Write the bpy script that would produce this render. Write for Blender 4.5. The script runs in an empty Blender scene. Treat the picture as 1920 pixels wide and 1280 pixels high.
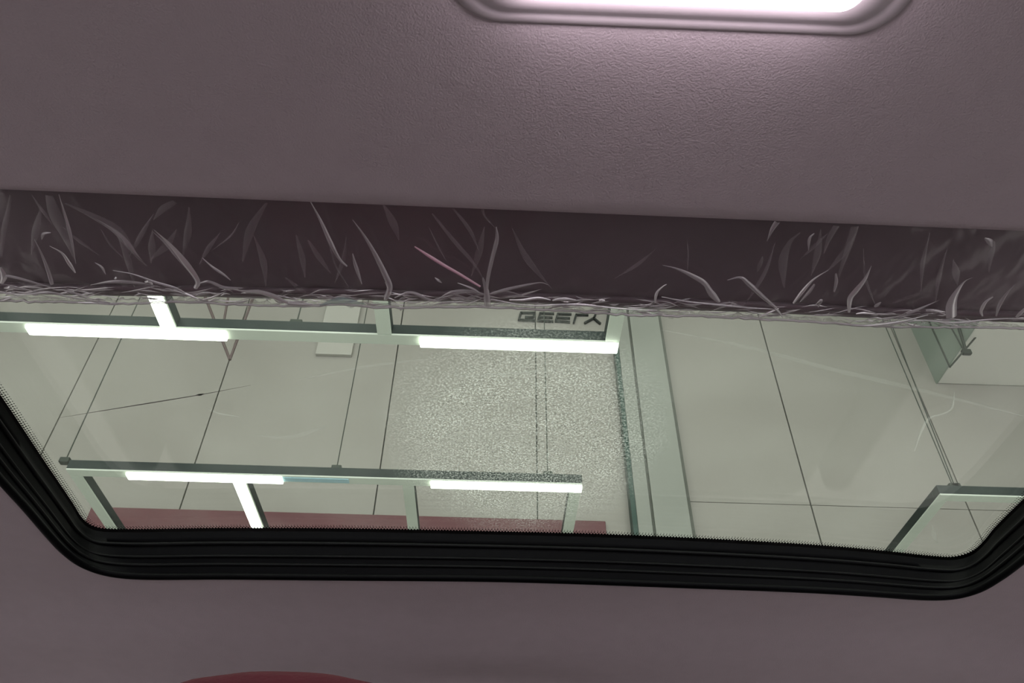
import bpy, bmesh, math, random
from mathutils import Vector, Matrix
random.seed(7)
S = bpy.context.scene
C = S.collection
# ------------------------------------------------------------------ camera
F_PX = 1488.0
ZV = Vector((25, 1628, -1488)).normalized()
FV = Vector((-71, -1360, -1488)); FV = (FV - ZV * FV.dot(ZV)).normalized()
XV = FV.cross(ZV).normalized()
MC = Matrix((XV, FV, ZV))                      # camera -> world rotation
CAM = Vector((0, 0, 1.15))
cd = bpy.data.cameras.new('camera'); cam = bpy.data.objects.new('camera', cd); C.objects.link(cam)
cd.sensor_width = 36; cd.sensor_fit = 'HORIZONTAL'; cd.lens = F_PX / 1920 * 36; cd.clip_start = .01
cam.matrix_world = Matrix.Translation(CAM) @ MC.to_4x4()
S.camera = cam
# ------------------------------------------------------------------ view, world, lights
S.view_settings.view_transform = 'Standard'; S.view_settings.look = 'None'
S.view_settings.gamma = 1; S.view_settings.use_curve_mapping = False
S.view_settings.exposure = 0.0
w = bpy.data.worlds.new('world'); S.world = w; w.use_nodes = True
w.node_tree.nodes['Background'].inputs[0].default_value = (.84, .79, .86, 1)
w.node_tree.nodes['Background'].inputs[1].default_value = 4.3
def area(name, loc, sx, sy, power, color, rot=(0, 0, 0)):
    l = bpy.data.lights.new(name, 'AREA'); l.shape = 'RECTANGLE'; l.size = sx; l.size_y = sy
    l.energy = power; l.color = color
    o = bpy.data.objects.new(name, l); C.objects.link(o); o.location = loc; o.rotation_euler = rot
    return o
area('showroom_ceiling_light', (0, -1.5, 6.1), 9, 4, 200, (.97, 1.0, .90))  # unseen area light added to brighten the showroom
area('showroom_ceiling_light', (0, 2.6, 6.1), 10, 1.0, 40, (.97, 1.0, .90))  # second added fill near the front wall, no visible fixture

# ------------------------------------------------------------------ helpers
def ray(px, py):
    return MC @ Vector((px - 960, -(py - 640), -F_PX))
def PZ(px, py, z):                              # where the sight line of a pixel meets a horizontal plane
    d = ray(px, py); return CAM + d * ((z - CAM.z) / d.z)
def PY(px, py, y):                              # ... and a plane facing the car
    d = ray(px, py); return CAM + d * ((y - CAM.y) / d.y)
def PX(px, py, x):
    d = ray(px, py); return CAM + d * ((x - CAM.x) / d.x)

def mat(name, col, rough=.6, metal=0, emit=None, es=0, noise=0, nscale=20, bump=0, bscale=200, spec=.5, coat=0):
    m = bpy.data.materials.new(name); m.use_nodes = True
    nt = m.node_tree; b = nt.nodes['Principled BSDF']
    b.inputs['Base Color'].default_value = (*col, 1); b.inputs['Roughness'].default_value = rough
    b.inputs['Metallic'].default_value = metal; b.inputs['Specular IOR Level'].default_value = spec
    b.inputs['Coat Weight'].default_value = coat
    if emit:
        b.inputs['Emission Color'].default_value = (*emit, 1); b.inputs['Emission Strength'].default_value = es
    tc = nt.nodes.new('ShaderNodeTexCoord')
    if noise:
        n = nt.nodes.new('ShaderNodeTexNoise'); n.inputs['Scale'].default_value = nscale; n.inputs['Detail'].default_value = 4
        nt.links.new(tc.outputs['Object'], n.inputs['Vector'])
        r = nt.nodes.new('ShaderNodeMapRange'); r.inputs['To Min'].default_value = 1 - noise; r.inputs['To Max'].default_value = 1 + noise
        nt.links.new(n.outputs[0], r.inputs['Value'])
        mx = nt.nodes.new('ShaderNodeVectorMath'); mx.operation = 'SCALE'; mx.inputs[0].default_value = col
        nt.links.new(r.outputs[0], mx.inputs['Scale']); nt.links.new(mx.outputs[0], b.inputs['Base Color'])
    if bump:
        n2 = nt.nodes.new('ShaderNodeTexNoise'); n2.inputs['Scale'].default_value = bscale; n2.inputs['Detail'].default_value = 3
        nt.links.new(tc.outputs['Object'], n2.inputs['Vector'])
        bp = nt.nodes.new('ShaderNodeBump'); bp.inputs['Strength'].default_value = bump; bp.inputs['Distance'].default_value = .002
        nt.links.new(n2.outputs[0], bp.inputs['Height']); nt.links.new(bp.outputs[0], b.inputs['Normal'])
    return m

def schlick(nt, f0):
    lw = nt.nodes.new('ShaderNodeLayerWeight'); lw.inputs['Blend'].default_value = .5
    p = nt.nodes.new('ShaderNodeMath'); p.operation = 'POWER'; p.inputs[1].default_value = 5; nt.links.new(lw.outputs['Facing'], p.inputs[0])
    q = nt.nodes.new('ShaderNodeMath'); q.operation = 'MULTIPLY_ADD'; q.inputs[1].default_value = 1 - f0; q.inputs[2].default_value = f0; nt.links.new(p.outputs[0], q.inputs[0])
    return lw, q.outputs[0]
def film_mat(name, col, opacity, trans=.5, rough=.2, gloss=.5, bump=0, bscale=60, f0=.05):
    """thin clear plastic: part see-through, part milky, with a glossy skin"""
    m = bpy.data.materials.new(name); m.use_nodes = True; nt = m.node_tree; nt.nodes.clear()
    o = nt.nodes.new('ShaderNodeOutputMaterial'); L = nt.links.new
    tr = nt.nodes.new('ShaderNodeBsdfTransparent'); tr.inputs[0].default_value = (.97, .97, .97, 1)
    df = nt.nodes.new('ShaderNodeBsdfDiffuse'); df.inputs[0].default_value = (*col, 1)
    tl = nt.nodes.new('ShaderNodeBsdfTranslucent'); tl.inputs[0].default_value = (*col, 1)
    gl = nt.nodes.new('ShaderNodeBsdfGlossy'); gl.inputs['Roughness'].default_value = rough
    m1 = nt.nodes.new('ShaderNodeMixShader'); m1.inputs[0].default_value = trans; L(df.outputs[0], m1.inputs[1]); L(tl.outputs[0], m1.inputs[2])
    m2 = nt.nodes.new('ShaderNodeMixShader'); m2.inputs[0].default_value = opacity; L(tr.outputs[0], m2.inputs[1]); L(m1.outputs[0], m2.inputs[2])
    fr, fo = schlick(nt, f0)
    mu = nt.nodes.new('ShaderNodeMath'); mu.operation = 'MULTIPLY'; mu.inputs[1].default_value = gloss; L(fo, mu.inputs[0])
    m3 = nt.nodes.new('ShaderNodeMixShader'); L(mu.outputs[0], m3.inputs[0]); L(m2.outputs[0], m3.inputs[1]); L(gl.outputs[0], m3.inputs[2])
    if bump:
        tc = nt.nodes.new('ShaderNodeTexCoord'); n2 = nt.nodes.new('ShaderNodeTexNoise'); n2.inputs['Scale'].default_value = bscale
        L(tc.outputs['Object'], n2.inputs['Vector']); bp = nt.nodes.new('ShaderNodeBump'); bp.inputs['Strength'].default_value = bump
        bp.inputs['Distance'].default_value = .004; L(n2.outputs[0], bp.inputs['Height'])
        for x in (gl, df, tl): L(bp.outputs[0], x.inputs['Normal'])
        L(bp.outputs[0], fr.inputs['Normal'])
    L(m3.outputs[0], o.inputs[0])
    return m

def link(name, bm, m, parent=None, smooth=False, kind=None):
    bmesh.ops.recalc_face_normals(bm, faces=bm.faces)
    me = bpy.data.meshes.new(name); bm.to_mesh(me); bm.free()
    if smooth:
        for p in me.polygons: p.use_smooth = True
    me.materials.append(m)
    o = bpy.data.objects.new(name, me); C.objects.link(o)
    if parent: o.parent = parent; o.matrix_parent_inverse = parent.matrix_world.inverted()
    if kind: o['kind'] = kind
    return o
def tag(o, label=None, cat=None, group=None, kind=None):
    if label: o['label'] = label
    if cat: o['category'] = cat
    if group: o['group'] = group
    if kind: o['kind'] = kind
    return o
def thing(name, loc, label, cat, group=None):
    o = bpy.data.objects.new(name, None); C.objects.link(o); o.location = loc; o.empty_display_size = .05
    o.matrix_world = Matrix.Translation(loc)
    return tag(o, label, cat, group)
def B(): return bmesh.new()
def add_box(bm, x0, x1, y0, y1, z0, z1, bev=0):
    r = bmesh.ops.create_cube(bm, size=1)
    for v in r['verts']:
        v.co = Vector(((x0 + x1) / 2 + v.co.x * (x1 - x0), (y0 + y1) / 2 + v.co.y * (y1 - y0), (z0 + z1) / 2 + v.co.z * (z1 - z0)))
    if bev:
        es = list({e for v in r['verts'] for e in v.link_edges})
        bmesh.ops.bevel(bm, geom=es, offset=bev, segments=2, affect='EDGES', profile=.5)
    return bm
def add_tube(bm, pts, r, n=8, r1=None):
    pts = [Vector(p) for p in pts]; rings = []
    for i, p in enumerate(pts):
        t = (pts[min(i + 1, len(pts) - 1)] - pts[max(i - 1, 0)]).normalized()
        a = t.cross(Vector((0, 0, 1)) if abs(t.z) < .9 else Vector((1, 0, 0))).normalized(); b = t.cross(a)
        rr = r if r1 is None else r + (r1 - r) * i / (len(pts) - 1)
        rings.append([bm.verts.new(p + (a * math.cos(2 * math.pi * k / n) + b * math.sin(2 * math.pi * k / n)) * rr) for k in range(n)])
    for A, Q in zip(rings, rings[1:]):
        for k in range(n): bm.faces.new((A[k], A[(k + 1) % n], Q[(k + 1) % n], Q[k]))
    bm.faces.new(rings[0]); bm.faces.new(rings[-1])
    return bm
def loft(bm, rings, closed=False):
    vr = [[bm.verts.new(p) for p in r] for r in rings]
    n = len(vr[0])
    for A, Q in zip(vr, vr[1:]):
        for k in range(n if closed else n - 1):
            bm.faces.new((A[k], A[(k + 1) % n], Q[(k + 1) % n], Q[k]))
    return vr
def smooth_line(pts, n):
    """Catmull-Rom through points, resampled to n evenly spaced points"""
    P = [Vector(p) for p in pts]
    if len(P) == 2: return [P[0].lerp(P[1], i / (n - 1)) for i in range(n)]
    E = [P[0] * 2 - P[1]] + P + [P[-1] * 2 - P[-2]]; dense = []
    for i in range(1, len(E) - 2):
        for k in range(12):
            t = k / 12; a, b, c, d = E[i - 1], E[i], E[i + 1], E[i + 2]
            dense.append(.5 * ((2 * b) + (c - a) * t + (2 * a - 5 * b + 4 * c - d) * t * t + (3 * b - a - 3 * c + d) * t ** 3))
    dense.append(P[-1])
    return resample(dense, n)
def resample(pts, n):
    L = [0]
    for a, b in zip(pts, pts[1:]): L.append(L[-1] + (b - a).length)
    out = []; j = 0
    for i in range(n):
        s = L[-1] * i / (n - 1)
        while j < len(pts) - 2 and L[j + 1] < s: j += 1
        d = L[j + 1] - L[j]; out.append(pts[j].lerp(pts[j + 1], 0 if d == 0 else min(1, (s - L[j]) / d)))
    return out

# ------------------------------------------------------------------ materials
M = {}
M['panel'] = mat('wall_panel_paint', (.245, .243, .208), .55, noise=.04, nscale=1.5)
M['pilaster'] = mat('pilaster_paint', (.215, .235, .198), .5, noise=.04, nscale=2)
M['joint'] = mat('dark_joint', (.09, .10, .08), .9)
M['teal'] = mat('teal_edge_strip', (.012, .045, .032), .4)
M['red_band'] = mat('dull_red_paint', (.10, .032, .035), .6, noise=.12, nscale=6)
M['ceiling'] = mat('ceiling_paint', (.55, .56, .50), .8, noise=.03, nscale=1)
M['floor'] = mat('showroom_floor_tile', (.72, .70, .70), .35, noise=.05, nscale=1)
M['side_wall'] = mat('side_wall_paint', (.72, .70, .70), .8, noise=.04, nscale=1)
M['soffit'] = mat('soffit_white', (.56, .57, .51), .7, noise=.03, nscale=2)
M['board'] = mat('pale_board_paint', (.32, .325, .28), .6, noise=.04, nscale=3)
M['soffit_side'] = mat('soffit_side_grey_green', (.20, .25, .205), .6, noise=.05, nscale=3)  # shade on the soffit's side put into a darker colour than the underside
M['rail'] = mat('lamp_frame_green_grey', (.010, .020, .017), .5, noise=.1, nscale=8, spec=.25)
M['strip'] = mat('lamp_diffuser_off', (.42, .47, .40), .5, emit=(.82, .95, .80), es=.10)  # unlit diffuser given a faint glow of its own
M['led'] = mat('led_tube_lit', (.9, .9, .85), .4, emit=(.97, 1.0, .90), es=7.0)
M['blue'] = mat('pale_blue_film', (.25, .42, .46), .3, emit=(.5, .9, 1.0), es=.05)  # blue reflection put into a coloured, faintly glowing strip
M['wire'] = mat('dark_steel_wire', (.03, .04, .03), .5, metal=.6)
M['brown_wire'] = mat('brown_hanger_rod', (.09, .065, .06), .6)
M['letter'] = mat('black_lettering', (.008, .012, .01), .4)
M['headliner'] = mat('headliner_fabric', (.56, .485, .515), .95, noise=.05, nscale=60, bump=.25, bscale=900, spec=.1)
M['skin'] = mat('roof_skin_paint', (.35, .35, .36), .3, coat=.5)
M['rubber'] = mat('black_sunroof_plastic', (.0015, .0015, .002), .5, noise=.2, nscale=30, spec=.06)
M['seal'] = mat('black_rubber_seal', (.002, .002, .0025), .5, spec=.12)
M['frit'] = mat('black_frit_enamel', (.004, .004, .005), .3)
M['shade'] = mat('dark_mauve_sunshade', (.20, .15, .17), .35, noise=.25, nscale=14, spec=.5)
M['lamp_body'] = mat('lamp_housing_mauve', (.50, .45, .47), .45)
M['lamp_lens'] = mat('lamp_lens_lit', (1, .95, .96), .3, emit=(1.0, .87, .96), es=9.0)
M['leather'] = mat('red_leather', (.09, .011, .022), .7, noise=.12, nscale=50, bump=.3, bscale=250, spec=.1)
M['trim'] = mat('mauve_grey_cabin_trim', (.22, .19, .20), .6)
M['chrome'] = mat('chrome_post', (.6, .6, .6), .15, metal=1)
M['film'] = film_mat('clear_film', (.8, .74, .78), .09, .3, .14, .8, bump=.10, bscale=14)
M['fold_faint'] = film_mat('film_fold_faint', (.80, .74, .78), .17, .2, .3, .8, f0=.08)
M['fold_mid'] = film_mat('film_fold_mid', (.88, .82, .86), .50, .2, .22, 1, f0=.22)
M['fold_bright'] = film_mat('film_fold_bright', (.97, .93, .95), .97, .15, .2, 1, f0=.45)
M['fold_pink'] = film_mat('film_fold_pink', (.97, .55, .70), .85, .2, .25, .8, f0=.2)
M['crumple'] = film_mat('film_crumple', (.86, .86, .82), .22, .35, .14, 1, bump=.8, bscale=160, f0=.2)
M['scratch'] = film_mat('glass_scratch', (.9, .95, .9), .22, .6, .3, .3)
M['scratch_faint'] = film_mat('glass_smear', (.9, .95, .9), .10, .6, .4, .2)  # reflections on the glass put into a milky colour, along with smears
M['hair'] = mat('dark_hairline', (.30, .32, .28), .8)  # dark reflection line put into colour, shared with the small speck

def glass_material():
    m = bpy.data.materials.new('tinted_sunroof_glass'); m.use_nodes = True; nt = m.node_tree; nt.nodes.clear(); L = nt.links.new
    o = nt.nodes.new('ShaderNodeOutputMaterial')
    tr = nt.nodes.new('ShaderNodeBsdfTransparent'); tr.inputs[0].default_value = (.93, .965, .93, 1)
    gl = nt.nodes.new('ShaderNodeBsdfGlossy'); gl.inputs['Roughness'].default_value = .03
    fr, fo = schlick(nt, .02)
    m1 = nt.nodes.new('ShaderNodeMixShader'); L(fo, m1.inputs[0]); L(tr.outputs[0], m1.inputs[1]); L(gl.outputs[0], m1.inputs[2])
    # dust specks in a patch, plus a thin overall haze
    tc = nt.nodes.new('ShaderNodeTexCoord')
    df = nt.nodes.new('ShaderNodeBsdfTranslucent'); df.inputs[0].default_value = (.9, .97, .9, 1)
    dk = nt.nodes.new('ShaderNodeBsdfDiffuse'); dk.inputs[0].default_value = (.25, .30, .26, 1)
    def mr(src, a, b, c, d):
        r = nt.nodes.new('ShaderNodeMapRange'); r.inputs['From Min'].default_value = a; r.inputs['From Max'].default_value = b
        r.inputs['To Min'].default_value = c; r.inputs['To Max'].default_value = d; L(src, r.inputs['Value']); return r.outputs[0]
    def mul(a, b):
        q = nt.nodes.new('ShaderNodeMath'); q.operation = 'MULTIPLY'; L(a, q.inputs[0]); L(b, q.inputs[1]); return q.outputs[0]
    def noise(scale, det=2, off=0):
        n = nt.nodes.new('ShaderNodeTexNoise'); n.inputs['Scale'].default_value = scale; n.inputs['Detail'].default_value = det
        mp = nt.nodes.new('ShaderNodeMapping'); mp.inputs['Location'].default_value = (off, off, 0); L(tc.outputs['Object'], mp.inputs[0]); L(mp.outputs[0], n.inputs['Vector']); return n.outputs[0]
    mp = nt.nodes.new('ShaderNodeMapping'); mp.vector_type = 'POINT'
    L(tc.outputs['Object'], mp.inputs[0])
    cx, cy = DUST
    mp.inputs['Location'].default_value = (-cx / .13, -cy / .165, 0); mp.inputs['Scale'].default_value = (1 / .13, 1 / .165, 0)
    ln = nt.nodes.new('ShaderNodeVectorMath'); ln.operation = 'LENGTH'; L(mp.outputs[0], ln.inputs[0])
    zone = mr(ln.outputs['Value'], .62, 1.03, 1, 0)
    cl = mr(noise(30, 3), .32, .6, .6, 1)
    specks = mr(noise(560, 1), .50, .64, 0, .30)
    f = mul(mul(zone, specks), cl)
    dsp = mul(mul(zone, mr(noise(520, 1, 3.7), .55, .68, 0, .26)), cl)
    m2 = nt.nodes.new('ShaderNodeMixShader'); L(f, m2.inputs[0]); L(m1.outputs[0], m2.inputs[1]); L(df.outputs[0], m2.inputs[2])
    m4 = nt.nodes.new('ShaderNodeMixShader'); L(dsp, m4.inputs[0]); L(m2.outputs[0], m4.inputs[1]); L(dk.outputs[0], m4.inputs[2])
    haze = mr(noise(9, 4), .35, .75, .0, .03)
    m3 = nt.nodes.new('ShaderNodeMixShader'); L(haze, m3.inputs[0]); L(m4.outputs[0], m3.inputs[1]); L(df.outputs[0], m3.inputs[2])
    L(m3.outputs[0], o.inputs[0])
    return m

# ================================================================== SHOWROOM
WY = 4.4; CEIL = 6.2
def struct(name, bm, m, parent=None, label=None):
    o = link(name, bm, m, parent)
    if not parent: o['kind'] = 'structure'
    if label: o['label'] = label
    return o
struct('floor', add_box(B(), -7, 7, -7, WY + .2, -.1, 0), M['floor'], label='pale showroom floor under the car')
struct('ceiling', add_box(B(), -7, 7, -7, WY + .2, CEIL, CEIL + .1), M['ceiling'], label='plain pale showroom ceiling above the hanging lamps')
struct('wall_left', add_box(B(), -7.1, -7, -7, WY + .2, 0, CEIL), M['side_wall'], label='plain pale side wall of the showroom')
struct('wall_right', add_box(B(), 7, 7.1, -7, WY + .2, 0, CEIL), M['side_wall'], label='plain pale side wall of the showroom')
wall = struct('wall_front', add_box(B(), -7, 7, WY + .03, WY + .2, 0, CEIL), M['joint'], label='grey-green panelled showroom wall seen through the sunroof')
# vertical joints of the cladding, read off the photograph at mid height
def wx(px, py): return PY(px, py, WY).x
joints = [-7.0, wx(-260, 800), wx(102, 800), wx(388, 800), wx(724, 800), wx(1006, 800), wx(1165, 800)]
zsplit_left = PY(600, 640, WY).z + 1.0
def panels(xs, zs, parent, y0=WY, gap=.0042, m='panel'):
    for a, b in zip(xs, xs[1:]):
        for c, d in zip(zs, zs[1:]):
            link('panel', add_box(B(), a + gap, b - gap, y0, y0 + .03, c + gap * .4, d - gap * .4, .002), M[m], parent)
panels(joints, [0.0, 1.3, 2.6, 5.25 + 1.0 - .05], wall)
xr = [wx(1280, 940), wx(1480, 800), wx(1742, 780), wx(2100, 800), 7.0]
zh = PY(1500, 946, WY).z
panels(xr, [0.0, 1.3, zh, CEIL], wall, gap=.0045)
# slightly projecting pilaster with a dark teal edge strip and two fine grooves
tr = struct('trim_1', add_box(B(), wx(1172, 800), wx(1268, 800), WY - .05, WY + .03, 0, CEIL), M['joint'], label='flat pilaster dividing the panelled wall')
link('edge_strip', add_box(B(), wx(1164, 800), wx(1172, 800), WY - .07, WY + .02, 0, CEIL), M['teal'], tr)['label'] = 'dark teal edge strip'
for a, b in ((1172, 1198), (1201, 1263)):
    link('panel', add_box(B(), wx(a, 800) + .003, wx(b, 800) - .004, WY - .065, WY - .05, 0, CEIL, .002), M['pilaster'], tr)
# dull red band low on the wall
z1 = PY(600, 966, WY).z; z0 = z1 - .30
struct('trim_2', add_box(B(), wx(168, 970), wx(1135, 990), WY - .03, WY, z0, z1, .004), M['red_band'], label='dull red band along the foot of the panelled wall')
# white soffit beam at the right, running from the wall over the car
k = PY(1757, 716, WY - .02)

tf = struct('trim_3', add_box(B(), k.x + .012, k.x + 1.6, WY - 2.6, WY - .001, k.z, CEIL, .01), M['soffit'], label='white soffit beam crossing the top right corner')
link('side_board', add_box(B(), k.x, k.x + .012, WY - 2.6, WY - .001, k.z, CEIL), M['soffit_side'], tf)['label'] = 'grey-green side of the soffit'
# pale upright board on the wall behind the left lamp frame
a = PY(592, 668, WY).x; b = PY(660, 668, WY).x; zb = PY(600, 668, WY).z
struct('trim_4', add_box(B(), a, b, WY - .03, WY - .001, zb, CEIL, .003), M['board'], label='pale narrow board on the wall behind the left lamp frame')

# ---- lettering on the wall (seen upside down through the glass)
def stroke(bm, pts, wid, y):
    """strokes: polyline in wall coordinates given thickness towards the room"""
    P = [Vector((p.x, 0, p.z)) for p in pts]
    for i in range(len(P) - 1):
        a, b = P[i], P[i + 1]; d = (b - a).normalized(); n = Vector((d.z, 0, -d.x)) * wid / 2
        a2, b2 = a - d * wid * .45, b + d * wid * .45
        vs = []
        for yy in (y - .02, y):
            for q in (a2 + n, b2 + n, b2 - n, a2 - n): vs.append(bm.verts.new((q.x, yy, q.z)))
        for f in ((0, 1, 2, 3), (7, 6, 5, 4), (0, 4, 5, 1), (1, 5, 6, 2), (2, 6, 7, 3), (3, 7, 4, 0)): bm.faces.new([vs[t] for t in f])
def LP(x, y): return PY(900 + x / 6.4, 557 + y / 6.4, WY - .02)
GL = {
 'letter_g': [[(655, 182), (492, 180), (466, 264), (650, 274)], [(655, 182), (640, 236), (548, 232)]],
 'letter_e': [[(880, 190), (722, 186), (696, 274), (872, 284)], [(862, 238), (710, 233)]],
 'letter_e.001': [[(1088, 198), (934, 194), (908, 280), (1072, 290)], [(1072, 246), (922, 240)]],
 'letter_l': [[(1292, 206), (1156, 204), (1126, 298)]],
 'letter_y': [[(1262, 300), (1366, 246), (1440, 306)], [(1366, 246), (1386, 206)]],
}
c0 = LP(950, 240)
sign = thing('wall_sign', c0, 'black wall lettering, mirrored and upside down, at the right end of the near lamp frame', 'sign')
for nm, st in GL.items():
    bm = B()
    for s in st: stroke(bm, [LP(*q) for q in s], .0135, WY - .002)
    link(nm.split('.')[0], bm, M['letter'], sign)

# ---- hanging rectangular lamp frames
ZF = 3.05; RW = .052; RH = .047
def lamp_frame(label, x0, x1, y0, y1, bars, lit, wires, blue=None, zf=ZF, rw=RW):
    """bars: x of cross rails; lit: (axis, position, from, to) LED tubes; wires: (x, y) of suspension clips"""
    t = thing('lamp_frame', ((x0 + x1) / 2, (y0 + y1) / 2, zf), label, 'lamp', 'rectangular lamp frames hung under the showroom ceiling')
    h = rw / 2
    def rail(ax0, ax1, ay0, ay1):
        link('rail', add_box(B(), ax0, ax1, ay0, ay1, zf + .004, zf + RH, .002), M['rail'], t)
        link('diffuser', add_box(B(), ax0 + .001, ax1 - .001, ay0 + .001, ay1 - .001, zf - .004, zf + .004, .001), M['strip'], t)
    rail(x0 - h, x1 + h, y0 - h, y0 + h); rail(x0 - h, x1 + h, y1 - h, y1 + h)
    rail(x0 - h, x0 + h, y0 + h, y1 - h); rail(x1 - h, x1 + h, y0 + h, y1 - h)
    for bx in bars: rail(bx - h, bx + h, y0 + h, y1 - h)
    for ax, pos, a, b in lit:
        bm = B(); q = h * .86
        if ax == 'x': add_box(bm, a, b, pos - q, pos + q, zf - .018, zf - .004, .004)
        else: add_box(bm, pos - q, pos + q, a, b, zf - .018, zf - .004, .004)
        link('led_tube', bm, M['led'], t)
    if blue:
        link('blue_film', add_box(B(), blue[0], blue[1], blue[2] - .018, blue[2] + .012, zf - .009, zf - .004, .001), M['blue'], t)['label'] = 'pale blue film left on the rail'
    for (ax, ay, bx) in wires:
        wr = link('wire', add_tube(B(), [(ax, ay, zf + RH), (bx, ay, CEIL)], .0027, 6), M['wire'], t)
        link('clip', add_box(B(), ax - .022, ax + .022, ay - .016, ay + .016, zf + RH - .004, zf + RH + .022, .004), M['wire'], wr)
    return t
def fx(px, py): return PZ(px, py, ZF)
ya = fx(600, 631).y; yb = fx(660, 900).y; yc = fx(1840, 934).y
ax1 = fx(1150, 640).x
lamp_frame('near white lamp frame with lit tubes, crossing the glass just under the wrapped shade',
           fx(-240, 600).x, ax1 - .004, ya - 1.6, ya, [fx(314, 604).x, fx(722, 634).x],
           [('x', ya, fx(50, 607).x, fx(424, 620).x), ('x', ya, fx(788, 640).x, ax1 + .018), ('y', fx(314, 604).x, ya - .75, ya - .02)],
           [(PZ(549, 588, ZF + RH).x, ya, PZ(549, 588, ZF + RH).x), (ax1 - .9, ya - 1.6, ax1 - .9), (ax1 - .05, ya - 1.6, ax1 - .05)])
bl = fx(138, 884).x; br = fx(1088, 914).x
lamp_frame('far white lamp frame with lit tubes, above the black bottom edge of the sunroof',
           bl, br - .02, yb, yb + 1.05, [fx(452, 905).x, fx(766, 915).x],
           [('x', yb, fx(240, 888).x, fx(531, 896).x), ('x', yb, fx(808, 906).x, br + .006), ('y', fx(450, 905).x, yb + .02, yb + .72)],
           [(PZ(120, 866, ZF + RH).x, yb, PZ(120, 866, ZF + RH).x - .02), (PZ(630, 880, ZF + RH).x, yb, PZ(630, 880, ZF + RH).x),
            (PZ(1027, 892, ZF + RH).x, yb, PZ(1027, 892, ZF + RH).x)], blue=(fx(505, 900).x, fx(655, 900).x, yb))
cl = fx(1764, 932).x
lamp_frame('unlit lamp frame cut off by the right corner of the sunroof',
           cl + .01, cl + 1.5, yc, yc + 1.1, [], [], [(PZ(1785, 920, ZF + RH).x, yc, PZ(1785, 920, ZF + RH).x),
            (PZ(1785, 920, ZF + RH).x + .008, yc, PZ(1785, 920, ZF + RH).x + .10)])

# ---- V-shaped rods
def hanger(label, Y, rods, m, mark=None):
    p0 = PY(*rods[0][0], Y)
    t = thing('rod_hanger', p0, label, 'hanger')
    for a, b, r in rods:
        A, Q = PY(*a, Y), PY(*b, Y)
        if Q.z < A.z: A, Q = Q, A
        d = (Q - A); Q2 = A + d * ((CEIL - A.z) / d.z)      # every rod runs on up to the ceiling
        link('rod', add_tube(B(), [A, Q2], r, 8), M[m], t)
    if mark:
        q = PY(*mark, Y); link('bracket', add_box(B(), q.x - .03, q.x + .03, Y - .015, Y + .015, q.z - .02, q.z + .02, .005), M[m], t)
hanger('thin brown V-shaped rod hanger behind the left lit tube of the near frame', 3.9,
       [((431, 674), (392, 575), .0095), ((431, 674), (452, 618), .0095), ((418, 612), (425, 573), .0085)], 'brown_wire', (410, 634))
hanger('black V-shaped rod hanger in front of the white soffit at upper right', 3.9,
       [((1781, 688), (1750, 620), .0062), ((1781, 688), (1838, 622), .0062), ((1808, 658), (1787, 620), .0055), ((1812, 660), (1800, 622), .0105)], 'wire', (1812, 660))

# ================================================================== CAR ROOF
ZH = CAM.z + .357                                # underside of the headliner
ZG = ZH + .050                                   # glass
ZS = ZH + .0115                                   # sunshade
DUST = (PZ(985, 835, ZG).x, PZ(985, 835, ZG).y)
M['glass'] = glass_material()
NS, NCn, NF = 60, 26, 120
def outline(left, c1, front, c2, right, z):
    """one smooth open loop: left side, corner, front, corner, right side, each section evenly resampled"""
    W = lambda px: [PZ(a, b, z) for a, b in px]
    L_, R_ = W(left), W(right)
    nL = int((L_[0].y + .12) / .03); nR = int((R_[-1].y + .12) / .03)
    extL = [Vector((L_[0].x - .004 * (1 - i / nL), -.12 + (L_[0].y + .12) * i / nL, z)) for i in range(nL)]
    extR = [Vector((R_[-1].x + .004 * (i / nR), R_[-1].y + (-.12 - R_[-1].y) * i / nR, z)) for i in range(1, nR + 1)]
    secs = [extL + L_, W(c1), W(front), W(c2), R_ + extR]
    ctrl = []; marks = [0]
    for q in secs:
        ctrl += q if not ctrl else q[1:]; marks.append(len(ctrl) - 1)
    E = [ctrl[0] * 2 - ctrl[1]] + ctrl + [ctrl[-1] * 2 - ctrl[-2]]; dense = []
    def knot(a, b): return max(1e-6, (b - a).length ** .5)      # centripetal spline: no overshoot
    for i in range(1, len(E) - 2):
        p0, p1, p2, p3 = E[i - 1], E[i], E[i + 1], E[i + 2]
        t0 = 0; t1 = t0 + knot(p0, p1); t2 = t1 + knot(p1, p2); t3 = t2 + knot(p2, p3)
        for k in range(12):
            t = t1 + (t2 - t1) * k / 12
            A1 = p0 * ((t1 - t) / (t1 - t0)) + p1 * ((t - t0) / (t1 - t0)); A2 = p1 * ((t2 - t) / (t2 - t1)) + p2 * ((t - t1) / (t2 - t1))
            A3 = p2 * ((t3 - t) / (t3 - t2)) + p3 * ((t - t2) / (t3 - t2))
            B1 = A1 * ((t2 - t) / (t2 - t0)) + A2 * ((t - t0) / (t2 - t0)); B2 = A2 * ((t3 - t) / (t3 - t1)) + A3 * ((t - t1) / (t3 - t1))
            dense.append(B1 * ((t2 - t) / (t2 - t1)) + B2 * ((t - t1) / (t2 - t1)))
    dense.append(ctrl[-1]); out = []
    for q in range(5):
        part = resample(dense[marks[q] * 12:marks[q + 1] * 12 + 1], (NS, NCn, NF, NCn, NS)[q])
        out += part if q == 4 else part[:-1]
    for _ in range(3):
        out = [out[0]] + [out[i - 1] * .25 + out[i] * .5 + out[i + 1] * .25 for i in range(1, len(out) - 1)] + [out[-1]]
    return out
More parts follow.
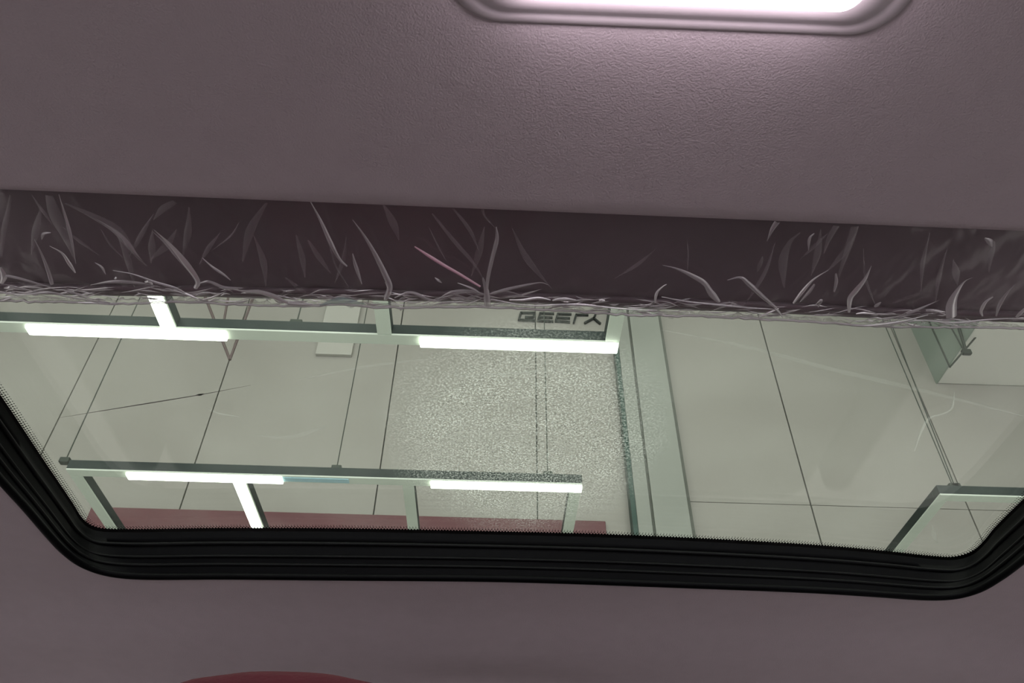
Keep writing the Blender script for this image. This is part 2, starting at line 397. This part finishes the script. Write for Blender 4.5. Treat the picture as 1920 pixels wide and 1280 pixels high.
inner = outline([(0, 737), (42, 800), (84, 864), (127, 927), (142, 950)], [(142, 950), (150, 964), (165, 980), (182, 988), (215, 991)],
                [(215, 991), (422, 989), (640, 990), (952, 996), (1195, 1003), (1533, 1021), (1660, 1032), (1755, 1042)],
                [(1755, 1042), (1790, 1043), (1820, 1034), (1845, 1012), (1864, 988)], [(1864, 988), (1892, 960), (1920, 933)], ZG)
outer = outline([(0, 902), (42, 946), (84, 996), (100, 1014)], [(100, 1014), (122, 1036), (152, 1058), (190, 1073), (240, 1081)],
                [(240, 1081), (422, 1082), (640, 1084), (952, 1087), (1280, 1098), (1533, 1108), (1660, 1116), (1735, 1121)],
                [(1735, 1121), (1790, 1119), (1835, 1107), (1875, 1084), (1890, 1074)], [(1890, 1074), (1905, 1063), (1920, 1051)], ZH)
print('inner L/R', inner[0], inner[60], inner[-60], inner[-1]); print('outer', outer[0], outer[60], outer[-60], outer[-1])
def mix(A, Q, t, z): return [Vector((a.x + (b.x - a.x) * t, a.y + (b.y - a.y) * t, z)) for a, b in zip(A, Q)]
def offs(ring, d, z=None):
    """push an open outline outwards in plan by d"""
    out = []
    for i, p in enumerate(ring):
        t = (ring[min(i + 1, len(ring) - 1)] - ring[max(i - 1, 0)]); n = Vector((-t.y, t.x, 0)).normalized()
        out.append(Vector((p.x + n.x * d, p.y + n.y * d, p.z if z is None else z)))
    return out
sr = thing('sunroof_surround', (0, .75, ZH), 'black plastic sunroof surround with rounded corners round the glass', 'sunroof frame')
bm = B()
H = ZG - ZH
prof = [(0, ZG - .004), (.10, ZG - .010), (.14, ZG - .016), (.22, ZG - .016), (.26, ZG - .021), (.38, ZG - .026), (.42, ZG - .030), (.60, ZG - .034), (.66, ZG - .040), (.90, ZH + .004), (1.0, ZH - .001), (1.03, ZH + .002)]
loft(bm, [mix(inner, outer, t, z) for t, z in prof])
link('surround', bm, M['rubber'], sr, True)
for t, z, r in ((.18, ZG - .017, .0022), (.40, ZG - .030, .0016), (.63, ZG - .038, .0018)):
    link('rubber_seal', add_tube(B(), mix(inner, outer, t, z), r, 6), M['seal'], sr, True)
link('lip', add_tube(B(), mix(inner, outer, .985, ZH + .001), .0035, 8), M['rubber'], sr, True)

# ---- glass
gt = thing('sunroof_glass', (0, .55, ZG), 'clear tinted sunroof glass with a speckled dusty patch in the middle', 'glass')
bm = B()
big = offs(inner, .03)
lo = [bm.verts.new((p.x, p.y, ZG)) for p in big]; hi = [bm.verts.new((p.x, p.y, ZG + .004)) for p in big]
bm.faces.new(lo); bm.faces.new(hi)
for k_ in range(len(lo)):
    j_ = (k_ + 1) % len(lo); bm.faces.new((lo[k_], lo[j_], hi[j_], hi[k_]))
pane = link('pane', bm, M['glass'], gt)
pane.location = (0, 0, 0)
bm = B(); loft(bm, [offs(inner, .0, ZG - .0012), offs(inner, .032, ZG - .0012), offs(inner, .032, ZG - .0004), offs(inner, .0, ZG - .0004)])
link('frit_border', bm, M['frit'], gt)['label'] = 'black enamel border'
bm = B()                                         # fading rows of enamel dots
for row, (d, r) in enumerate(((-.0016, .00115), (-.0042, .0009), (-.0068, .0006))):
    line = offs(inner, d, ZG - .0008); n = int(sum((b - a).length for a, b in zip(line, line[1:])) / .0031)
    pts = resample(line, n)
    for i_, p in enumerate(pts):
        if row % 2 and i_ + 1 < n: p = p.lerp(pts[i_ + 1], .5)
        if p.y < .3: continue
        vs = [bm.verts.new((p.x + r * math.cos(q * math.pi / 3), p.y + r * math.sin(q * math.pi / 3), p.z)) for q in range(6)]
        bm.faces.new(vs)
link('frit_dots', bm, M['frit'], gt, kind='stuff')
def ribbon(bm, pts, wid, arch=.0, n=14, taper=(0.15, 0.15), peak=.5, up=-1):
    L_ = smooth_line(pts, n); rings = []
    for i, p in enumerate(L_):
        s = i / (n - 1); t = (L_[min(i + 1, n - 1)] - L_[max(i - 1, 0)]); t.z = 0; t.normalize(); nn = Vector((-t.y, t.x, 0))
        f = taper[0] + (1 - taper[0]) * min(1, s / peak) if s < peak else taper[1] + (1 - taper[1]) * min(1, (1 - s) / (1 - peak))
        f = f * f * (3 - 2 * f) * .6 + f * .4
        ww = wid * f / 2
        rings.append([p + nn * ww * u + Vector((0, 0, up * arch * f * (1 - u * u))) for u in (-1, -.6, -.2, .2, .6, 1)])
    loft(bm, rings); return bm
def scratch_reflection(px, wpx, m):  # ribbons for scratches and for drawn reflection lines
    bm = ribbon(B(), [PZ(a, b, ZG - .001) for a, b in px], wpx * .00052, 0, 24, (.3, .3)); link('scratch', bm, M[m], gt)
scratch_reflection([(858, 706), (960, 700), (1085, 689)], 7, 'scratch')
scratch_reflection([(1240, 618), (1400, 650), (1560, 692), (1700, 725), (1920, 780)], 9, 'scratch_faint')  # reflection in the glass drawn as a pale ribbon
scratch_reflection([(1790, 735), (1785, 765), (1770, 775), (1742, 784), (1728, 808), (1715, 845)], 5, 'scratch')
scratch_reflection([(388, 766), (412, 775), (448, 781)], 5, 'scratch')
scratch_reflection([(480, 815), (540, 820), (610, 800)], 10, 'scratch_faint')
scratch_reflection([(560, 712), (700, 685), (860, 668)], 6, 'scratch_faint')  # left-hand reflection, also a drawn pale ribbon
scratch_reflection([(1748, 985), (1752, 1005), (1758, 1018)], 9, 'scratch_faint')
link('hairline', ribbon(B(), [PZ(a, b, ZG - .001) for a, b in [(110, 783), (240, 762), (374, 740), (470, 722)]], .0012, 0, 20, (.2, .2)), M['hair'], gt)  # darker stretch of the left reflection, drawn as a ribbon
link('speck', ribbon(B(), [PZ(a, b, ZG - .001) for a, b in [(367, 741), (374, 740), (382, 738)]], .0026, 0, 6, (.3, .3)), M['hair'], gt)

# ---- headliner with the sunroof opening
rl, rr = PZ(0, 362, ZH), PZ(1920, 440, ZH)
print('rear edge', rl, rr)
def rear_y(x): return rl.y + (rr.y - rl.y) * (x - rl.x) / (rr.x - rl.x)
def hz(x, y):
    z = ZH
    s = max(0, abs(x) - .50); z -= 1.6 * s * s
    f = max(0, y - .80); z -= .55 * f * f
    # shallow pressed relief in front of the opening
    z -= .013 * math.exp(-((y - .90) / .055) ** 2) * (1 if y > .74 else 0)
    z += .026 * math.exp(-((x - .02) / .15) ** 2 - ((y - 1.02) / .06) ** 2)
    r = max(0, .05 - y); z -= .12 * r * r
    return z
op = [p.copy() for p in outer if p.y > rear_y(p.x)]
op = [Vector((op[0].x, rear_y(op[0].x), ZH))] + op + [Vector((op[-1].x, rear_y(op[-1].x), ZH))]
rear_pts = [op[-1].lerp(op[0], i / 90) for i in range(1, 90)]
hole = op + rear_pts
cx0 = sum(p.x for p in hole) / len(hole); cy0 = .5
rx0, rx1, ry0, ry1 = -.72, .72, -.75, 1.55
def border(p):
    dx, dy = p.x - cx0, p.y - cy0; c = []
    if dx > 1e-9: c.append((rx1 - cx0) / dx)
    if dx < -1e-9: c.append((rx0 - cx0) / dx)
    if dy > 1e-9: c.append((ry1 - cy0) / dy)
    if dy < -1e-9: c.append((ry0 - cy0) / dy)
    t = min(c); return Vector((cx0 + dx * t, cy0 + dy * t, 0))
rings = []
n_h = len(hole)
def hoff(d, dz):
    out = []
    for i, p in enumerate(hole):
        a_, b_ = hole[i - 1], hole[(i + 1) % n_h]; t = b_ - a_; n = Vector((-t.y, t.x, 0)).normalized()
        out.append(Vector((p.x + n.x * d, p.y + n.y * d, ZH + dz)))
    return out
def lipped(d, dz_rear, d2, dz2):                 # folded-up lip along the rear edge only; the surround covers the rest
    A_, B_ = hoff(d, dz_rear), hoff(d2, dz2); return [A_[i] if i >= len(op) else B_[i] for i in range(n_h)]
rings = [lipped(.004, .014, .0005, .0012), lipped(.0, .010, .001, .001), lipped(.0, .004, .002, .0008), lipped(.002, .001, .003, .0004), hoff(.005, .0)]
base = rings[-1]
for t in [.006, .015, .03, .05, .08, .12, .17, .23, .3, .38, .47, .57, .68, .8, .9, 1.0]:
    r = []
    for p, q in zip(base, [border(p) for p in base]):
        v = p.lerp(q, t); v.z = hz(v.x, v.y) if t > .0 else ZH; r.append(v)
    rings.append(r)
bm = B(); vr = loft(bm, rings, True)
# side skirts down to the window line
last = [v.co.copy() for v in vr[-1]]
hl = link('headliner', bm, M['headliner'], None, True)
tag(hl, 'mauve-grey fabric headliner round the sunroof opening', 'headliner')
hl['kind'] = 'thing'
# roof skin above
bm = B()
skin_hole = offs(inner, .034, ZG + .006)
sh = skin_hole + [skin_hole[-1].lerp(skin_hole[0], i / 60) for i in range(1, 60)]
cx0, cy0 = 0, .4; rx0, rx1, ry0, ry1 = -.76, .76, -.8, 1.6
rr_ = []
for t in (0, .02, .1, .3, .6, 1):
    rr_.append([Vector((p.lerp(border(p), t).x, p.lerp(border(p), t).y, ZG + .006 + .02 * math.sin(min(1, t * 2) * 1.57) - .28 * t * t)) for p in sh])
loft(bm, rr_, True)
tag(link('car_roof', bm, M['skin'], None, True), 'painted outer roof skin of the car above the headliner', 'car roof')

# ---- sliding sunshade with its film wrapping
edge_px = [(p, q - 4) for p, q in [(-260, 562), (0, 566), (110, 569), (220, 572), (340, 569), (450, 574), (560, 577), (640, 573), (720, 580), (860, 578), (950, 580), (1060, 586), (1160, 592), (1300, 596), (1430, 601), (1520, 606), (1650, 615), (1780, 616), (1920, 619), (2150, 626)]]
def edge_y(x):
    for (x0_, y0_), (x1_, y1_) in zip(edge_px, edge_px[1:]):
        if x <= x1_: return y0_ + (y1_ - y0_) * (x - x0_) / (x1_ - x0_)
    return edge_px[-1][1]
FC = [PZ(x_, .5 * edge_y(x_) + .5 * (558 + 56 * x_ / 1920 - 6 * math.sin(math.pi * max(0, min(1, x_ / 1920)))) - 4, ZS) for x_ in range(-240, 2141, 70)]
def front_y(x):
    if x <= FC[0].x: return FC[0].y
    for a_, b_ in zip(FC, FC[1:]):
        if x <= b_.x: return a_.y + (b_.y - a_.y) * (x - a_.x) / (b_.x - a_.x)
    return FC[-1].y
fl = PZ(0, 556, ZS)
sx0, sx1 = inner[20].x - .012, inner[-20].x + .012
ss = thing('sunshade_panel', (0, fl.y, ZS), 'dark mauve sliding sunshade panel wrapped in clear film', 'sunshade')
bm = B(); R = []
for (dy, dz) in ((-.62, 0), (-.45, 0), (-.02, 0), (-.006, .0), (-.001, .002), (0, .006), (-.001, .011), (-.006, .0135), (-.45, .0135), (-.62, .0135)):
    R.append([Vector((x, front_y(x) + dy, ZS + dz)) for x in [sx0 + (sx1 - sx0) * i / 40 for i in range(41)]])
loft(bm, R); link('panel', bm, M['shade'], ss, True)
link('front_rib', add_tube(B(), [(x, front_y(x) - .011, ZS - .0005) for x in [sx0 + (sx1 - sx0) * i / 40 for i in range(41)]], .0026, 8), M['shade'], ss, True)

pf = thing('plastic_film', (0, fl.y, ZS - .004), 'crumpled clear protective film wrapped over the dark sunshade edge', 'film')
NX = 420
edge = smooth_line([PZ(a, b, ZS - .010) for a, b in edge_px], NX)
rnd = random.Random(3)
waves = [(rnd.uniform(30, 260), rnd.uniform(-120, 120), rnd.uniform(0, 6.28), rnd.uniform(.2, 1)) for _ in range(22)]
def wav(x, y, sc=1):
    return sum(a_ * math.sin(fx_ * x * sc + fy_ * y * sc + ph) for fx_, fy_, ph, a_ in waves) / 5.5
bm = B(); R = []
NV = 46
for j in range(NV):
    s = j / (NV - 1); row = []
    for i, e in enumerate(edge):
        y = (rl.y - .04) + (e.y - rl.y + .04) * s
        near = max(0, (s - .74) / .26)
        amp = .0007 + .0016 * near
        v = wav(e.x, y * 1.3) * amp + abs(wav(e.x * 2.3, y * 2.3)) * amp * .8
        row.append(Vector((e.x + near * .002 * wav(y * 3, e.x * 3), y, ZS - .0045 - v + near * near * .004)))
    R.append(row)
loft(bm, R)
link('sheet', bm, M['film'], pf, True)
# bunched, crushed film along the front edge
bm = B(); R = []
crn = [(rnd.uniform(60, 900), rnd.uniform(-600, 600), rnd.uniform(0, 6.28), rnd.uniform(.3, 1)) for _ in range(30)]
def cw(x, y): return sum(a_ * math.sin(p * x + q * y + ph) for p, q, ph, a_ in crn) / 5
for j in range(16):
    s = j / 15; row = []
    for i, e in enumerate(edge):
        y0_ = front_y(e.x) - .004 + .0025 * wav(e.x * 2, .3)
        y = y0_ + (e.y + .0006 - y0_) * s
        row.append(Vector((e.x, y + .0011 * cw(e.x, s * .02) * s, ZS - .006 - .003 * cw(e.x, y) * (.4 + .6 * math.sin(math.pi * s)))))
    R.append(row)
loft(bm, R); link('crumpled_edge', bm, M['crumple'], pf, True)
# hem bead of the film
link('hem', add_tube(B(), [e + Vector((0, .0004, .0008 * cw(e.x, 0))) for e in edge[::2]], .0009, 5), M['fold_mid'], pf, True)
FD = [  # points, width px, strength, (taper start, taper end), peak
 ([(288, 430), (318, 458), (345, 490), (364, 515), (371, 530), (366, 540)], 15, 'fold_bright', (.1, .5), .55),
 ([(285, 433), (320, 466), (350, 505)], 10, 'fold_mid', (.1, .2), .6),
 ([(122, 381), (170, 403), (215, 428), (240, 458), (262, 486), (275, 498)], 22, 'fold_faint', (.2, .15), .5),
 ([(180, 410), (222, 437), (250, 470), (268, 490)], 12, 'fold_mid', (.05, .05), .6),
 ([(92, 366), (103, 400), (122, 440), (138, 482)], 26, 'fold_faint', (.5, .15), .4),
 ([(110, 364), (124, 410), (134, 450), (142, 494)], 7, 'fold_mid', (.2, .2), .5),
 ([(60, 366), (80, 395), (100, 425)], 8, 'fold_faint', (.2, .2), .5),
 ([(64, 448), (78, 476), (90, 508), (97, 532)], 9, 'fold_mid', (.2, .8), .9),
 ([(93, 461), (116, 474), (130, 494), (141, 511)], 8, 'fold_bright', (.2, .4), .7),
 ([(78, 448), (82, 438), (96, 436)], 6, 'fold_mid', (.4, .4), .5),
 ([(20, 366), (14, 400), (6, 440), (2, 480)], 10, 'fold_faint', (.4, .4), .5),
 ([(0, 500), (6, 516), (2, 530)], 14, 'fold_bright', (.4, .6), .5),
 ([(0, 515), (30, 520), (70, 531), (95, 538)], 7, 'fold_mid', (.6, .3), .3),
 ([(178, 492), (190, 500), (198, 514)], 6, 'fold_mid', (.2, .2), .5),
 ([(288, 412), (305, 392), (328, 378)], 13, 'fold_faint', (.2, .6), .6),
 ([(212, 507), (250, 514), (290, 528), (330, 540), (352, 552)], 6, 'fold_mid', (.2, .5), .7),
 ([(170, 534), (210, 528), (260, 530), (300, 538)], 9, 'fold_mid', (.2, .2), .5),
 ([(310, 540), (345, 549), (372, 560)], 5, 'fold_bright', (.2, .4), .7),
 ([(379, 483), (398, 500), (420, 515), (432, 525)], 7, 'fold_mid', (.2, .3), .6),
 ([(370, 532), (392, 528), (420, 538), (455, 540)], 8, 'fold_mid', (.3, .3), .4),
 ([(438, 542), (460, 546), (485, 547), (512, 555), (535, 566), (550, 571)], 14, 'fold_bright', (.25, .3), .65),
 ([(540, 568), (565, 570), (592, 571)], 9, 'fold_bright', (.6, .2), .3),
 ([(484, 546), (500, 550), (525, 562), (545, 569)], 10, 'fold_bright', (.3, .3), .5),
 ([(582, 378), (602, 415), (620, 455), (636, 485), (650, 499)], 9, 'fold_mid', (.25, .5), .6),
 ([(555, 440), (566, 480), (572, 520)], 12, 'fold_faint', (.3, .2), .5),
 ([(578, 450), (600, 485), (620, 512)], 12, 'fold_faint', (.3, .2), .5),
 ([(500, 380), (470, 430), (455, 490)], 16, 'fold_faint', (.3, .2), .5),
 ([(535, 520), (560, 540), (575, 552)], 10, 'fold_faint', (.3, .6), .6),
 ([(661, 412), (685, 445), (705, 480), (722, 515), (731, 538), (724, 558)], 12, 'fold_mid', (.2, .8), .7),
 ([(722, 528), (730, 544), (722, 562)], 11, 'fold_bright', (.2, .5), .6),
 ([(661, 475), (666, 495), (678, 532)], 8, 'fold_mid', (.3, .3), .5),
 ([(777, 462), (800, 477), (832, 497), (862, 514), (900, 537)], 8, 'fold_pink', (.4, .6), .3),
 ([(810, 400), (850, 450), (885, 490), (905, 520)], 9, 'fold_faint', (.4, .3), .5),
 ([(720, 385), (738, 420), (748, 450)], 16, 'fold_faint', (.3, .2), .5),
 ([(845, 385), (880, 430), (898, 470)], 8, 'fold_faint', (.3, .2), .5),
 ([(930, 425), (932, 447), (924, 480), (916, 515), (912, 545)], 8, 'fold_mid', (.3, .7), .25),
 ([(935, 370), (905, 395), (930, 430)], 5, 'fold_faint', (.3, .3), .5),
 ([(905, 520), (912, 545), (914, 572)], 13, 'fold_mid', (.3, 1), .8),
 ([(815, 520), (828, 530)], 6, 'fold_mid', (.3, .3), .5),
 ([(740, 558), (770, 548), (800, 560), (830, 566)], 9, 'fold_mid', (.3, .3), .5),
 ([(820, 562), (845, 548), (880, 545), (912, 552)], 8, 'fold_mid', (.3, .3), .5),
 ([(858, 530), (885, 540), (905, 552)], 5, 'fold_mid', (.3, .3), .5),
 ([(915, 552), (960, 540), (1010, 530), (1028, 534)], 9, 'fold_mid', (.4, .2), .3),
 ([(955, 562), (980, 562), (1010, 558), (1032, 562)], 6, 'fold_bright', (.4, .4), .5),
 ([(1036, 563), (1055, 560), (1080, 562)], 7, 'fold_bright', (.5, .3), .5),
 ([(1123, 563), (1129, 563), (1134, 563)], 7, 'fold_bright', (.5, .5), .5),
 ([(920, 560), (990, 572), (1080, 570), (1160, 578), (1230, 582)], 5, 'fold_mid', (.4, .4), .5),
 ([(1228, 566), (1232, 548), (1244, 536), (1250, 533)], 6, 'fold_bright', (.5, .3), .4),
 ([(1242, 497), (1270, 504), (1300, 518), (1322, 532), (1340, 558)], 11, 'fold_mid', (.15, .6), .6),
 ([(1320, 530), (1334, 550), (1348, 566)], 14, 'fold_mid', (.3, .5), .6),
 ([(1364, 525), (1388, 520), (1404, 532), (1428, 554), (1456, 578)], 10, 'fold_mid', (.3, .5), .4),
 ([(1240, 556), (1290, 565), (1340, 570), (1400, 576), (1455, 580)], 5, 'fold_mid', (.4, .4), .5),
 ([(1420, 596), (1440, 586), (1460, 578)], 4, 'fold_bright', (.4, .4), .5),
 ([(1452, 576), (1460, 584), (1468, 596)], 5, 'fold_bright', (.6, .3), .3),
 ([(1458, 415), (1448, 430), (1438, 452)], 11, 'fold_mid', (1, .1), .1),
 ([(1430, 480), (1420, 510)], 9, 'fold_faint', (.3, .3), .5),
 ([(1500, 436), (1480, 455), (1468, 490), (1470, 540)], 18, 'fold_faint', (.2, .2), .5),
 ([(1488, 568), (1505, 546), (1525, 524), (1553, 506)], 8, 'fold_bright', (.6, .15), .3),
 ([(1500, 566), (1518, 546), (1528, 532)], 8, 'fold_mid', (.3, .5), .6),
 ([(1527, 437), (1518, 447), (1516, 470)], 6, 'fold_mid', (.4, .2), .4),
 ([(1567, 512), (1568, 528), (1564, 546)], 7, 'fold_mid', (.4, .5), .5),
 ([(1568, 423), (1553, 450), (1545, 475)], 12, 'fold_faint', (1, .2), .2),
 ([(1603, 424), (1592, 460), (1578, 500), (1572, 520)], 14, 'fold_faint', (1, .3), .2),
 ([(1634, 498), (1622, 523), (1605, 545), (1594, 560), (1592, 585)], 13, 'fold_bright', (.1, .4), .55),
 ([(1652, 566), (1640, 575)], 9, 'fold_mid', (.3, .5), .6),
 ([(1605, 588), (1620, 586), (1640, 588)], 5, 'fold_bright', (.4, .3), .5),
 ([(1528, 572), (1540, 562), (1534, 575)], 6, 'fold_mid', (.3, .5), .6),
 ([(1700, 588), (1730, 576), (1762, 562)], 8, 'fold_mid', (.6, .1), .2),
 ([(1735, 581), (1750, 582), (1765, 584)], 8, 'fold_mid', (.6, .6), .5),
 ([(1824, 520), (1808, 528), (1792, 550), (1784, 570), (1784, 594)], 21, 'fold_bright', (.05, .9), .75),
 ([(1862, 556), (1848, 566), (1840, 582), (1842, 592)], 8, 'fold_bright', (.4, .4), .5),
 ([(1902, 534), (1886, 552), (1874, 572), (1868, 592)], 9, 'fold_mid', (.1, .4), .5),
 ([(1846, 446), (1855, 452), (1860, 462)], 11, 'fold_mid', (.3, .3), .5),
 ([(1864, 452), (1858, 480), (1854, 510)], 11, 'fold_faint', (.3, .2), .3),
 ([(1906, 594), (1912, 588), (1922, 578)], 9, 'fold_bright', (.6, .6), .5),
 ([(1660, 612), (1720, 600), (1790, 604), (1860, 598), (1920, 596)], 5, 'fold_mid', (.4, .4), .5),
 ([(1560, 603), (1620, 610), (1690, 602), (1740, 590)], 5, 'fold_mid', (.4, .4), .5),
 ([(0, 548), (40, 552), (90, 548), (130, 556), (180, 566)], 7, 'fold_mid', (.4, .4), .5),
 ([(120, 545), (150, 552), (175, 563), (215, 569)], 8, 'fold_mid', (.4, .4), .5),
 ([(8, 540), (20, 539), (30, 541)], 8, 'fold_bright', (.4, .4), .5),
 ([(0, 562), (10, 561), (20, 559)], 6, 'fold_bright', (.4, .4), .5),
 ([(215, 520), (218, 522)], 7, 'fold_bright', (.7, .7), .5),
 ([(272, 528), (280, 528), (286, 533)], 7, 'fold_bright', (.5, .5), .5),
 ([(130, 567), (170, 567), (205, 569), (219, 570)], 6, 'fold_bright', (.3, .8), .8),
]
for px, wd, m, tp, pk in FD:
    z = ZS - .010
    bm = ribbon(B(), [PZ(a_, b_, z) for a_, b_ in px], wd * .00032, (.0012 if m != 'fold_faint' else .0004), 26, tp, pk)
    o = link('fold', bm, M[m], pf, True)
    if m == 'fold_pink': o['label'] = 'pink-tinted sharp crease'
# broad, hardly visible tension folds running across the sheet
for i in range(26):
    x = rnd.uniform(-20, 1940); top = 366 + 76 * x / 1920; a_ = rnd.uniform(-55, 75) if x < 1000 else rnd.uniform(-80, 30)
    y0_ = top + rnd.uniform(0, 60); y1_ = y0_ + rnd.uniform(50, 130); y1_ = min(y1_, edge_y(x) - 16)
    pts = [(x, y0_), (x + a_ * .45 + rnd.uniform(-8, 8), (y0_ + y1_) / 2), (x + a_, y1_)]
    link('fold', ribbon(B(), [PZ(p, q, ZS - .0088) for p, q in pts], rnd.choice([4, 6, 9, 14]) * .00032, .0004, 12, (.15, .15)), M['fold_faint'], pf, True)
# small crushed creases in the bunched edge
for i in range(260):
    x = rnd.uniform(-20, 1940); yb_ = edge_y(x)
    y = yb_ - rnd.uniform(1, 28); a_ = rnd.uniform(-.5, .5); l = rnd.uniform(8, 38)
    pts = [(x - l * math.cos(a_), min(y - l * math.sin(a_) * .6, yb_ + 1)), (x, min(y + rnd.uniform(-4, 4), yb_ + 1)), (x + l * math.cos(a_), min(y + l * math.sin(a_) * .6, yb_ + 1))]
    bm = ribbon(B(), [PZ(p, q, ZS - .0095) for p, q in pts], rnd.uniform(2, 6) * .00032, .0006, 7, (.1, .1))
    link('crease', bm, M[rnd.choice(['fold_mid', 'fold_mid', 'fold_bright', 'fold_bright'])], pf, True)
# bluish bubble of loose film
link('bubble', ribbon(B(), [PZ(a_, b_, ZS - .011) for a_, b_ in [(600, 572), (640, 563), (685, 570)]], .0055, .001, 12, (.2, .2)), film_mat('bluish_film', (.62, .80, .80), .6, .6), pf, True)['label'] = 'bluish loose bubble'

# ---- dome lamp
p1, p2 = PZ(838, 40, ZH), PZ(1690, 50, ZH)
lx0, lx1, ly1 = p1.x, p2.x, (p1.y + p2.y) / 2 + .002; ly0 = ly1 - .125
dl = thing('dome_lamp', ((lx0 + lx1) / 2, (ly0 + ly1) / 2, ZH), 'lit rectangular dome lamp with a pale rounded housing in the headliner', 'lamp')
def rrect(x0, x1, y0, y1, r, z, n=8):
    out = []
    for cx_, cy_, a0 in ((x1 - r, y1 - r, 0), (x0 + r, y1 - r, 90), (x0 + r, y0 + r, 180), (x1 - r, y0 + r, 270)):
        for i in range(n + 1):
            a_ = math.radians(a0 + 90 * i / n); out.append(Vector((cx_ + r * math.cos(a_), cy_ + r * math.sin(a_), z)))
    return out
def rr_in(d, z, r): return rrect(lx0 + d, lx1 - d, ly0 + d * .62, ly1 - d * .62, max(.004, r), z)
bm = B(); loft(bm, [rr_in(0, ZH + .002, .024), rr_in(.000, ZH - .0005, .024), rr_in(.0015, ZH - .0013, .0235), rr_in(.006, ZH - .0016, .021), rr_in(.0075, ZH - .0012, .020), rr_in(.009, ZH - .0016, .019), rr_in(.012, ZH - .0032, .018),
                    rr_in(.016, ZH - .0042, .017), rr_in(.020, ZH - .0044, .015), rr_in(.026, ZH - .0044, .013), rr_in(.027, ZH - .002, .012)], True)
link('housing', bm, M['lamp_body'], dl, True)
bm = B(); v = loft(bm, [rr_in(.0268, ZH - .001, .012), rr_in(.0268, ZH - .013, .012), rr_in(.0285, ZH - .0155, .010), rr_in(.032, ZH - .016, .009)], True)
bm.faces.new(v[-1])
link('lens', bm, M['lamp_lens'], dl, False)

# ================================================================== CABIN BELOW
car = thing('car_floor', (0, .2, .32), 'dark cabin floor pan under the seats', 'car floor')
link('floor_pan', add_box(B(), -.72, .72, -.7, 1.4, .30, .34, .01), M['trim'], car)
def seat(cx, y, top, label):
    t = thing('car_seat', (cx, y, .34), label, 'seat', None)
    def pad(nm, x, yy, z, sx, sy, sz, m, seg=3, parent=t, ex=.32):
        bm = B(); n, k2 = 28, 16; R = []
        for j in range(k2 + 1):
            a_ = -math.pi / 2 + math.pi * j / k2; r = []
            for i in range(n):
                b_ = 2 * math.pi * i / n
                f = lambda c, e: math.copysign(abs(c) ** e, c)
                r.append(Vector((x + sx / 2 * f(math.cos(a_), ex) * f(math.cos(b_), ex + .1), yy + sy / 2 * f(math.cos(a_), ex) * f(math.sin(b_), .6), z + sz / 2 * f(math.sin(a_), ex + .35))))
            R.append(r)
        loft(bm, R, True); bmesh.ops.remove_doubles(bm, verts=bm.verts, dist=.0005); return link(nm, bm, m, parent, True)
    pad('headrest', cx, y, top - .09, .27, .10, .18, M['leather'], ex=.85)
    for s in (-.06, .06): link('post', add_tube(B(), [(cx + s, y, top - .30), (cx + s, y, top - .15)], .006, 10), M['chrome'], t)
    pad('backrest', cx, y + .03, top - .51, .48, .14, .56, M['leather'])
    pad('cushion', cx, y + .28, .48, .50, .52, .18, M['leather'])
    link('seat_base', add_box(B(), cx - .2, cx + .2, y + .06, y + .48, .338, .42, .01), M['trim'], t)
hx = PY(545, 1266, .50)
print('headrest top', hx)
seat(hx.x - .0, .50, hx.z, 'red leather car seat, its headrest top showing at the bottom edge')
body = thing('cabin_shell', (0, .2, .30), 'dark lower cabin shell of the car: doors, dashboard and pillars', 'car body')
for sx in (-1, 1):
    link('door_panel', add_box(B(), sx * .76 - .03, sx * .76 + .03, -.85, 1.5, .34, 1.02, .02), M['trim'], body)
    for y0_, y1_ in ((-.80, -.72), (.42, .42), (1.62, 1.30)):
        link('pillar', add_tube(B(), [(sx * .78, y0_, 1.0), (sx * .74, (y0_ + y1_) / 2, 1.24), (sx * .70, y1_, 1.44)], .032, 10), M['trim'], body, True)
link('dashboard', add_box(B(), -.73, .73, 1.15, 1.60, .34, 1.0, .06), M['trim'], body, True)
link('rear_bulkhead', add_box(B(), -.73, .73, -.88, -.80, .34, 1.05, .02), M['trim'], body)
